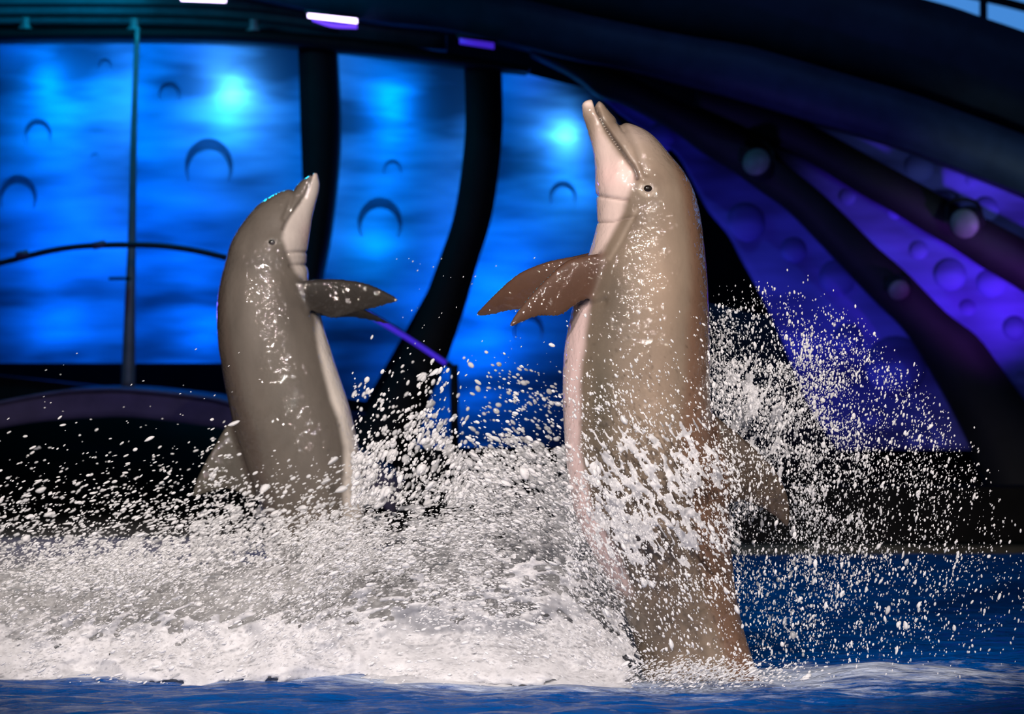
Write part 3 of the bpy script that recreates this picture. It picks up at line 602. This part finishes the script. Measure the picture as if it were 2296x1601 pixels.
mouthL = [(699, 385), (698, 396), (692, 422), (686, 437), (674, 455), (663, 470), (653, 483), (644, 500), (638, 515)]
cfgL = dict(dorsal=(0.06, 0.054, 0.044),
    D=16.3, vox=0.0062, flip=-1, foot=(700, 1397), eye=(614, 545), eye_r=7.5, mouth=mouthL,
    label='smaller grey dolphin at left rising upright and facing right',
    st=[(713, 398, 690, 397), (717, 409, 678, 403), (716, 420, 668, 413), (714, 434, 656, 423), (709, 452, 640, 426), (705, 468, 616, 436), (700, 488, 592, 450), (697, 508, 570, 468), (693, 530, 549, 493),
        (690, 551, 531, 518), (688, 570, 518, 543), (686, 592, 510, 568), (687, 608, 502, 598), (691, 632, 494, 630), (704, 668, 488, 664), (719, 706, 486, 702), (728, 740, 487, 740), (738, 772, 490, 778),
        (750, 810, 496, 815), (764, 852, 503, 858), (779, 897, 513, 905), (792, 945, 524, 955), (803, 995, 540, 1005), (811, 1040, 555, 1050), (816, 1100, 575, 1110), (817, 1170, 600, 1180), (808, 1250, 625, 1250), (790, 1330, 635, 1330), (765, 1410, 625, 1400), (735, 1480, 605, 1465), (690, 1550, 580, 1530)],
    b=[19, 24, 26, 28, 32, 40, 50, 60, 70, 79, 86, 92, 96, 100, 107, 114, 119, 123, 126, 128, 128, 127, 124, 121, 115, 106, 96, 84, 70, 55, 35],
    fins=[([(600, 630), (640, 628), (690, 628), (712, 626), (737, 625), (771, 626), (808, 631), (840, 640), (868, 653), (890, 665), (899, 673)], [(600, 680), (650, 690), (690, 696), (705, 700), (721, 705), (740, 712), (758, 715), (783, 707), (815, 698), (846, 692), (893, 677)], -0.085, -0.25, 0.08, 0),
          ([(600, 635), (640, 640), (700, 650), (740, 664), (790, 685), (830, 703), (860, 720), (872, 726)], [(600, 680), (650, 700), (700, 706), (740, 716), (775, 714), (810, 718), (840, 724), (868, 729)], 0.085, 0.25, 0.07, 0),
          ([(560, 930), (517, 946), (502, 962), (487, 988), (472, 1014), (455, 1045), (442, 1072), (434, 1096), (430, 1112)], [(590, 1120), (560, 1118), (540, 1108), (520, 1100), (500, 1098), (480, 1102), (460, 1108), (445, 1112), (433, 1116)], 0.0, 0.0, 0.075, 0.0)],
    grooves=[(mouthL, 3.2, 0.007), ([(699, 380), (697, 400)], 3, 0.003), ([(657, 424), (655, 445), (648, 470), (640, 490)], 6, 0.008), ([(690, 566), (668, 565), (648, 568)], 3.5, 0.006), ([(690, 594), (672, 593), (655, 597)], 3.5, 0.007),
             ([(700, 700), (690, 690)], 8, 0.006), ([(560, 560), (600, 575)], 12, 0.004)],
    bumps=[((655, 535), 26, 0.008), ((615, 470), 32, 0.005), ((678, 612), 18, 0.010), ((620, 640), 30, 0.006)],
    cols=[(0.112, 0.097, 0.083), (0.095, 0.075, 0.063), (0.544, 0.495, 0.456), (0.594, 0.446, 0.426), (0.017, 0.014, 0.012)],
    cape=[(640, 380), (640, 425), (560, 480), (530, 530), (518, 580), (508, 635), (512, 698), (518, 729), (534, 807), (545, 862), (566, 930), (585, 985), (600, 1060), (640, 1200), (680, 1400)], cape_soft=10,
    belly=[([(700, 380), (694, 420), (676, 455), (655, 485), (640, 516), (636, 537), (646, 563), (657, 590), (664, 612), (682, 636), (690, 650)], 380, 645, 7, (0.456, 0.407, 0.377)),
           ([(700, 660), (708, 701), (712, 745), (721, 792), (737, 854), (747, 895), (762, 937), (775, 1000), (777, 1100), (770, 1250)], 680, 1300, 8, (0.70, 0.64, 0.58))],
    spots=[((690, 530), 14, 30, (0.594, 0.416, 0.416), 0.45), ((706, 394), 9, 7, (0.594, 0.476, 0.416), 0.8), ((590, 590), 55, 22, (0.057, 0.050, 0.045), 0.6), ((650, 690), 45, 45, (0.066, 0.057, 0.050), 0.6), ((570, 740), 28, 110, (0.171, 0.152, 0.135), 0.6),
           ((668, 430), 12, 25, (0.090, 0.078, 0.069), 0.6), ((640, 900), 40, 130, (0.095, 0.086, 0.073), 0.5)],
    lines=[(mouthL, 2.6, (0.060, 0.050, 0.045), 0.8), ([(690, 566), (668, 565), (648, 568)], 2, (0.095, 0.081, 0.071), 0.6), ([(690, 594), (672, 593), (655, 597)], 2, (0.095, 0.081, 0.071), 0.6)])
dolL, vL = make_dolphin(cfgL)

# ================================================================== SPLASH
# --- heaped white water around the animals
def foam_heap():
    xs = np.arange(-3.2, 0.62, 0.012); ys = np.arange(-0.32, 3.4, 0.013)
    X, Y = np.meshgrid(xs, ys)
    prof = sst(-0.22, 0.9, Y+0.10*(fbm(X*2.5, Y*0+3, 2, 3)-0.5))*(1-sst(1.9, 3.3, Y))
    px = X*FPX/(Y+D0)+1148
    hx = np.interp(px, [-900, 0, 250, 500, 700, 900, 1150, 1300, 1400, 1450, 1500], [0.12, 0.19, 0.20, 0.20, 0.21, 0.23, 0.25, 0.24, 0.14, 0.03, -0.05])
    front = sst(-0.26, -0.10, Y+0.09*(fbm(X*3, Y*0, 8, 4)-0.5))*0.035*(1-sst(1380, 1450, px))
    Z = prof*hx*(0.55+0.85*fbm(X*2.2, Y*3.0, 21, 4))+front
    rough = (ridged(X*7+Y*2, Y*9, 31, 4)-0.5)*0.07+(fbm(X*22, Y*26, 41, 3)-0.5)*0.04
    Z = Z+rough*np.clip(Z/0.12, 0, 1)-0.015
    Z[(Y < -0.27)] = -0.05
    n, m = X.shape; idx = np.arange(n*m).reshape(n, m); q = np.stack([idx[:-1, :-1], idx[:-1, 1:], idx[1:, 1:], idx[1:, :-1]], -1).reshape(-1, 4)
    zq = Z.ravel()[q].max(1); q = q[zq > -0.012]
    used, inv = np.unique(q, return_inverse=True); V = np.stack([X, Y, Z], -1).reshape(-1, 3)[used]
    o = link('foam_heap', np_mesh('foam_heap', V, inv.reshape(-1, 4)), M['foam'])
    tag(o, 'heaped white churned water around the dolphins\' tails', 'foam', kind='stuff')
foam_heap()

# --- torn sheets of splash water: lens-thick webs standing in the air
def dirn(x, y, ang, lu, lv, seed, o=4, rid=False):
    a = math.radians(ang); u = x*math.cos(a)-y*math.sin(a); v = x*math.sin(a)+y*math.cos(a)
    return (ridged if rid else fbm)(u/lu, v/lv, seed, o)
def sheet(bbox, cell, field, Dfun, tmax):
    x0, y0, x1, y1 = bbox; xs = np.arange(x0, x1, cell); ys = np.arange(y0, y1, cell)
    X, Y = np.meshgrid(xs, ys); Fv = field(X, Y)
    gy, gx = np.gradient(Fv, cell); g2 = gx*gx+gy*gy+1e-9
    n, m = X.shape; idx = np.arange(n*m).reshape(n, m); q = np.stack([idx[:-1, :-1], idx[:-1, 1:], idx[1:, 1:], idx[1:, :-1]], -1).reshape(-1, 4)
    Fq = Fv.ravel()[q]; q = q[(Fq > 0).sum(1) >= 2]
    k = np.clip(-Fv/g2, 0, None); mag = np.sqrt(g2)*k; k = np.where(mag > cell, k*cell/(mag+1e-9), k)
    Xs, Ys = X+gx*k, Y+gy*k
    D = Dfun(X, Y); th = tmax*np.sqrt(np.clip(Fv, 0, 0.25)/0.25)
    out = []
    for sg in (-1, 1):
        out.append(np.stack([WX(Xs, D), D-D0+sg*th, WZ(Ys, D)], -1).reshape(-1, 3))
    N = n*m; qq = np.vstack([q, q[:, ::-1]+N]); used, inv = np.unique(qq, return_inverse=True)
    return np.vstack(out)[used], inv.reshape(-1, 4)
TOP = [(-200, 1310), (0, 1275), (200, 1235), (400, 1205), (600, 1195), (820, 1155), (1000, 1115), (1150, 1075), (1260, 1040), (1300, 1060), (1340, 1150), (1400, 1260), (1450, 1400), (1500, 1560)]
def ytop(x): p = np.array(TOP, float); return np.interp(x, p[:, 0], p[:, 1])
def streak(x, y, seed, sc=1.0):
    a = dirn(x, y, 22, 60*sc, 17*sc, seed); b = dirn(x, y, 4, 60*sc, 16*sc, seed+7); c = dirn(x, y, -38, 60*sc, 17*sc, seed+13)
    w1 = sst(750, 950, x); w2 = sst(1150, 1320, x)
    return a*(1-w1)+b*w1*(1-w2)+c*w2
def add_sheet(label, bbox, cell, field, Dfun, tmax):
    v, q = sheet(bbox, cell, field, Dfun, tmax)
    o = link('splash_sheet', np_mesh('splash_sheet', v, q), M['foam']); tag(rebase(o), label, 'splash', 'torn sheets of splash water', 'stuff'); return len(q)
tot = 0
tot += add_sheet('torn white spray sheet standing behind the dolphins', (-120, 960, 1420, 1420), 4.0, lambda x, y: streak(x, y, 100)-0.56+np.clip((y-ytop(x)-30)/420, -0.3, 0.22),
                 lambda x, y: 16.9+0.5*(fbm(x/300, y/200, 51)-.5), 0.02)
tot += add_sheet('torn white spray sheet between the two dolphins', (-120, 1000, 1460, 1480), 3.6, lambda x, y: streak(x, y, 200, .8)-0.57+np.clip((y-ytop(x)-95)/420, -0.3, 0.22),
                 lambda x, y: 14.75+0.6*(fbm(x/260, y/200, 52)-.5), 0.02)
tot += add_sheet('torn white spray sheet in front, lowest to the water', (-120, 1180, 1480, 1545), 3.4, lambda x, y: streak(x, y, 300, .7)-0.60+np.clip((y-ytop(x)-190)/480, -0.3, 0.18)+0.3*sst(1360, 1440, y)*(1-sst(1380, 1460, x))-0.55*sst(1512, 1545, y+25*(fbm(x/90, y/30, 77)-.5)),
                 lambda x, y: 13.95+0.3*(fbm(x/220, y/160, 53)-.5)-0.12*sst(1400, 1540, y), 0.012)
# web wrapped over the taller dolphin's flank
def flank(x, y):
    cx, cy = 1500, 1090
    env = np.exp(-((x-1480-(y-1090)*0.1)/165)**4)*np.exp(-((y-1100)/165)**4)
    low = 0.14*np.exp(-((x-1385)/70)**2-((y-1190)/110)**2)
    n = 0.5*dirn(x, y, -48, 40, 10, 401)+0.55*dirn(x, y, -62, 34, 11, 402, 3, True)
    return n-0.83+0.25*env+low-0.5*(1-sst(0.02, 0.25, env+low*3))
tot += add_sheet('creamy torn water web splashing over the taller dolphin\'s flank', (1300, 880, 1720, 1340), 2.4, flank, lambda x, y: 13.72-0.05*np.sin((x-1300)/340*np.pi)+0.0*(y)+0.10*(fbm(x/90, y/90, 54)-.5)+0.22*sst(1600, 1700, x), 0.006)
# web flying off to the right of its back
def rweb(x, y):
    env = np.exp(-((x-1680-(y-930)*0.20)/85)**2)*np.exp(-((y-940)/170)**4)
    n = 0.6*dirn(x, y, 62, 60, 17, 501, 3, True)+0.42*dirn(x, y, 75, 40, 22, 502)
    return n-0.88+0.32*env-0.6*(1-sst(0.05, 0.35, env))
tot += add_sheet('stringy white water web flying up behind the taller dolphin\'s back', (1580, 700, 1880, 1190), 2.2, rweb, lambda x, y: 14.25+0.25*(fbm(x/90, y/90, 55)-.5), 0.006)

# --- drops and spray
def drop_mesh(seed, sub=2):
    bm = bmesh.new(); bmesh.ops.create_icosphere(bm, subdivisions=sub, radius=1.0); r = random.Random(seed)
    ph = [r.uniform(0, 6.28) for _ in range(6)]
    for v in bm.verts:
        c = v.co; k = 1+0.16*math.sin(2.3*c.x+ph[0])+0.14*math.sin(2.9*c.y+ph[1])+0.16*math.sin(3.3*c.z+ph[2]+c.x)
        v.co = c*k
    for f in bm.faces: f.smooth = True
    me = bpy.data.meshes.new('water_drop'); bm.to_mesh(me); bm.free(); me.materials.append(M['drop']); return me
def spray_tree():
    nt = bpy.data.node_groups.new('spray', 'GeometryNodeTree')
    nt.interface.new_socket('Geometry', in_out='INPUT', socket_type='NodeSocketGeometry'); nt.interface.new_socket('Geometry', in_out='OUTPUT', socket_type='NodeSocketGeometry')
    N = nt.nodes.new; gi, go = N('NodeGroupInput'), N('NodeGroupOutput'); ip = N('GeometryNodeInstanceOnPoints'); ico = N('GeometryNodeMeshIcoSphere'); ico.inputs['Radius'].default_value = 1; ico.inputs['Subdivisions'].default_value = 2
    ss = N('GeometryNodeSetShadeSmooth'); sm = N('GeometryNodeSetMaterial'); sm.inputs['Material'].default_value = M['drop']
    a1 = N('GeometryNodeInputNamedAttribute'); a1.data_type = 'FLOAT_VECTOR'; a1.inputs[0].default_value = 'rot'
    a2 = N('GeometryNodeInputNamedAttribute'); a2.data_type = 'FLOAT_VECTOR'; a2.inputs[0].default_value = 'scl'
    er = N('FunctionNodeEulerToRotation')
    L = nt.links.new
    L(gi.outputs[0], ip.inputs['Points']); L(ico.outputs[0], ss.inputs[0]); L(ss.outputs[0], sm.inputs[0]); L(sm.outputs[0], ip.inputs['Instance'])
    L(a1.outputs[0], er.inputs[0]); L(er.outputs[0], ip.inputs['Rotation']); L(a2.outputs[0], ip.inputs['Scale']); L(ip.outputs[0], go.inputs[0])
    return nt
TREE = spray_tree()
BIG = []      # (radius px, world, rot, scale, region)
def sample(bbox, n, dens, seed):
    r = np.random.default_rng(seed); out = []; got = 0; x0, y0, x1, y1 = bbox
    while got < n:
        k = n*4; x = r.uniform(x0, x1, k); y = r.uniform(y0, y1, k); keep = r.uniform(0, 1, k) < dens(x, y)
        out.append(np.stack([x[keep], y[keep]], 1)); got += keep.sum()
        if len(out) > 60: break
    return np.vstack(out)[:n], r
def spray(region, label, bbox, n, dens, Drange, size, ang, elong, seed, sizemul=None, flat=0.8):
    p, r = sample(bbox, n, dens, seed); n = len(p)
    D = r.uniform(*Drange, n); rad = np.clip(size[0]*np.exp(r.normal(0, size[1], n)), 0.5, size[2])*(1 if sizemul is None else sizemul(p[:, 0], p[:, 1]))
    s = rad*D/FPX; el = 1+(elong-1)*r.uniform(0.2, 1.3, n); el = np.clip(el, 1, 4)
    a = np.radians((ang(p[:, 0], p[:, 1]) if callable(ang) else ang)+r.normal(0, 11, n))
    rot = np.stack([r.normal(0, .2, n), -a, r.normal(0, .3, n)], 1); scl = np.stack([s*np.sqrt(el)*1.08, s*flat, s/np.sqrt(el)], 1)
    w = np.stack([WX(p[:, 0], D), D-D0, WZ(p[:, 1], D)], 1)
    ok = w[:, 2] > 0.0
    big = np.argsort(-rad)[:int(n*0.5)]
    for i in big[:150]:
        if ok[i]: BIG.append((rad[i]*max(0.6, el[i]**.5), w[i], rot[i], scl[i], region, rad[i]))
    isbig = np.zeros(n, bool); isbig[[i for i in big[:150]]] = True
    me = bpy.data.meshes.new('water_spray'); sel = ok & ~isbig; m = sel.sum(); me.vertices.add(m); c = w[sel].mean(0); c[2] = w[sel][:, 2].min()
    me.vertices.foreach_set('co', (w[sel]-c).astype(np.float32).ravel())
    for nm, arr in (('rot', rot), ('scl', scl)):
        at = me.attributes.new(nm, 'FLOAT_VECTOR', 'POINT'); at.data.foreach_set('vector', arr[sel].astype(np.float32).ravel())
    me.update(); me.materials.append(M['drop'])
    o = bpy.data.objects.new('water_spray', me); COL.objects.link(o); o.location = c.tolist()
    md = o.modifiers.new('spray', 'NODES'); md.node_group = TREE
    tag(o, label, 'spray', 'fine spray thrown up by the dolphins', 'stuff')
def clump(x, y, sc, seed, lo=.42, hi=.62): return 0.25+0.75*sst(lo, hi, fbm(x/sc, y/sc, seed, 4))
# right of the taller dolphin
ENV = [(1560, 700), (1600, 640), (1690, 610), (1830, 640), (1950, 720), (2080, 840), (2180, 960), (2260, 1120), (2320, 1300)]
def d_right(x, y):
    e = np.array(ENV, float); yt = np.interp(x, e[:, 0], e[:, 1]); r = np.hypot(x-1640, (y-980)*0.9)
    return np.exp(-(r/215)**1.15)*sst(-10, 130, y-yt)*clump(x, y, 70, 61)*(1-0.5*sst(1350, 1520, y))
spray('right', 'cloud of white droplets right of the taller dolphin\'s back', (1585, 600, 2320, 1510), 19000, d_right, (13.7, 14.9), (1.0, 0.62, 9), lambda x, y: 92-(x-1640)*0.05, 2.0, 71)
spray('right', 'thin outer droplets drifting at the far right', (1600, 560, 2330, 1540), 2200, lambda x, y: sst(-40, 100, y-np.interp(x, np.array(ENV)[:, 0], np.array(ENV)[:, 1]))*np.exp(-np.abs(x-1850)/300), (13.6, 15.2), (1.7, 0.45, 6), 86, 2.2, 72)
spray('right', 'droplets raining down on the blue water at right', (1650, 1230, 2296, 1530), 800, lambda x, y: np.exp(-(x-1650)/350)*np.exp(-((y-1300)/170)**2), (13.6, 14.8), (1.7, 0.5, 7), 78, 2.6, 73)
# on and before the taller dolphin
spray('flank', 'droplets scattered in front of the taller dolphin\'s body', (1270, 690, 1660, 1500), 6000, lambda x, y: sst(700, 1080, y)**1.6*0.8*clump(x, y, 60, 62)*(1-0.75*sst(1280, 1400, y))+0.04, (13.3, 13.7), (1.35, 0.6, 9), -62, 2.1, 74)
# between the dolphins
spray('middle', 'white droplets flying between the two dolphins', (790, 740, 1290, 1130), 5000, lambda x, y: np.clip((y-740)/420, 0, 1)**2.4*clump(x, y, 80, 63), (13.8, 16.0), (2.3, 0.6, 13), lambda x, y: np.where(x < 1050, 55, -30)+0*y, 1.9, 75)
spray('middle', 'few faint droplets before the curved navy rib', (880, 560, 1290, 820), 90, lambda x, y: 0.5+0*x, (13.9, 15.5), (1.6, 0.4, 4), 50, 2.0, 76)
# left side
spray('left', 'streaking droplets against the dark channel at left', (-60, 900, 540, 1260), 2600, lambda x, y: np.clip((y-880-0.12*np.maximum(0, 300-x))/330, 0, 1)**2.4*(0.3+0.7*clump(x, y, 60, 64)), (14.2, 16.0), (2.1, 0.55, 9), 24, 2.8, 77)
spray('left', 'few stray droplets before the footbridge', (-40, 780, 560, 960), 60, lambda x, y: 0.4+0*x, (14.2, 16), (1.9, 0.4, 4), 25, 2.4, 78)
spray('left', 'droplets hiding the smaller dolphin\'s lower body', (430, 980, 840, 1260), 3800, lambda x, y: np.clip((y-980)/250, 0, 1)**2.2*clump(x, y, 70, 65), (15.0, 15.9), (2.0, 0.6, 10), 30, 2.4, 79)
# dense zone over the heap
def d_mass(x, y): return sst(-60, 120, y-ytop(x))*(1-0.7*sst(1300, 1540, y))*(1-sst(1440, 1520, x+0*y))*clump(x, y, 90, 66, .35, .6)
spray('mass', 'dense white spray boiling over the heaped water', (-80, 980, 1500, 1540), 70000, d_mass, (13.7, 15.6), (1.5, 0.55, 8), lambda x, y: np.interp(x, [0, 700, 1000, 1350], [18, 30, 8, -40]), 2.8, 80)
spray('flank', 'low spray where the taller dolphin\'s tail meets the water', (1400, 1430, 1860, 1545), 2600, lambda x, y: np.exp(-((x-1570)/140)**2)*np.exp(-((y-1515)/28)**2), (13.55, 14.0), (1.5, 0.6, 7), lambda x, y: 20+0*x, 2.8, 81)
# the largest drops one by one
DM = [drop_mesh(k) for k in range(5)]
BIG.sort(key=lambda b: -b[0])
quota = {'right': 110, 'flank': 45, 'middle': 70, 'left': 45, 'mass': 30}
LAB = {'right': 'white water drop in the air right of the taller dolphin', 'flank': 'white water drop in front of the taller dolphin\'s body', 'middle': 'white water drop in the air between the two dolphins',
       'left': 'white water drop in the air around the smaller dolphin\'s lower body', 'mass': 'white water drop low over the heaped foam'}
for b in BIG:
    rp, wv, ro, sc, rg, _ = b
    if quota[rg] <= 0: continue
    quota[rg] -= 1
    o = bpy.data.objects.new('water_drop', DM[random.randrange(5)]); COL.objects.link(o)
    o.location = wv.tolist(); o.rotation_euler = ro.tolist(); o.scale = (sc*0.95).tolist()
    lb = LAB[rg]; qx, qy = wv[0]*FPX/(wv[1]+D0)+1148, HOR-(wv[2]-HCAM)*FPX/(wv[1]+D0)
    if rg == 'right': lb = 'large white water drop '+('high in the spray above the taller dolphin\'s dorsal fin' if qy < 900 else 'beside the taller dolphin\'s dorsal fin' if qy < 1180 and qx < 1880 else 'far out right of the dorsal fin' if qy < 1180 else 'falling in front of the blue water at right')
    if rg == 'middle': lb = 'large white water drop '+('before the lower part of the dark navy rib' if qx < 1000 else 'before the blue panel left of the taller dolphin\'s belly')
    if rg == 'left': lb = 'large white water drop '+('against the dark channel left of the smaller dolphin' if qx < 440 else 'in front of the smaller dolphin\'s lower body')
    tag(o, lb, 'drop', {'right': 'large drops right of the taller dolphin', 'flank': 'large drops before the taller dolphin', 'middle': 'large drops between the dolphins', 'left': 'large drops around the smaller dolphin', 'mass': 'large drops over the foam'}[rg])
print('sheet quads', tot)

# ------------------------------------------------------------------ fine mist hanging over the churned water
def mist():
    m = bpy.data.materials.new('water_mist'); m.use_nodes = True; nt = m.node_tree; nt.nodes.remove(nt.nodes['Principled BSDF']); out = nt.nodes['Material Output']
    sc = nt.nodes.new('ShaderNodeVolumeScatter'); sc.inputs['Color'].default_value = (0.96, 0.96, 0.98, 1); nt.links.new(sc.outputs[0], out.inputs['Volume'])
    n = noise(nt, 2.6, 4, 0.6, stretch=(1, 1, 1.5)); r = ramp(nt, n.outputs['Fac'], [(0.38, (0, 0, 0)), (0.7, (1, 1, 1))])
    tc = nt.nodes.new('ShaderNodeTexCoord'); sp = nt.nodes.new('ShaderNodeSeparateXYZ'); nt.links.new(tc.outputs['Generated'], sp.inputs[0])
    def mr(src, a, b, c, d):
        q = nt.nodes.new('ShaderNodeMapRange'); q.interpolation_type = 'SMOOTHSTEP'
        for i, v in zip((1, 2, 3, 4), (a, b, c, d)): q.inputs[i].default_value = v
        nt.links.new(src, q.inputs[0]); return q.outputs[0]
    f = [mr(sp.outputs[2], 0.1, 0.9, 1, 0), mr(sp.outputs[0], 0.8, 1.0, 1, 0), mr(sp.outputs[1], 0.0, 0.2, 0, 1), mr(sp.outputs[1], 0.8, 1.0, 1, 0), mr(sp.outputs[0], 0.0, 0.06, 0, 1)]
    cur = r.outputs[0]
    for s_ in f+[None]:
        k = nt.nodes.new('ShaderNodeMath'); k.operation = 'MULTIPLY'; nt.links.new(cur, k.inputs[0])
        if s_ is None: k.inputs[1].default_value = 3.0
        else: nt.links.new(s_, k.inputs[1])
        cur = k.outputs[0]
    nt.links.new(cur, sc.inputs['Density'])
    o = box('water_mist', (-3.4, -0.12, 0.02), (0.5, 2.5, 0.5), m); tag(rebase(o), 'thin white mist hanging over the churned water', 'mist', kind='stuff')
mist()
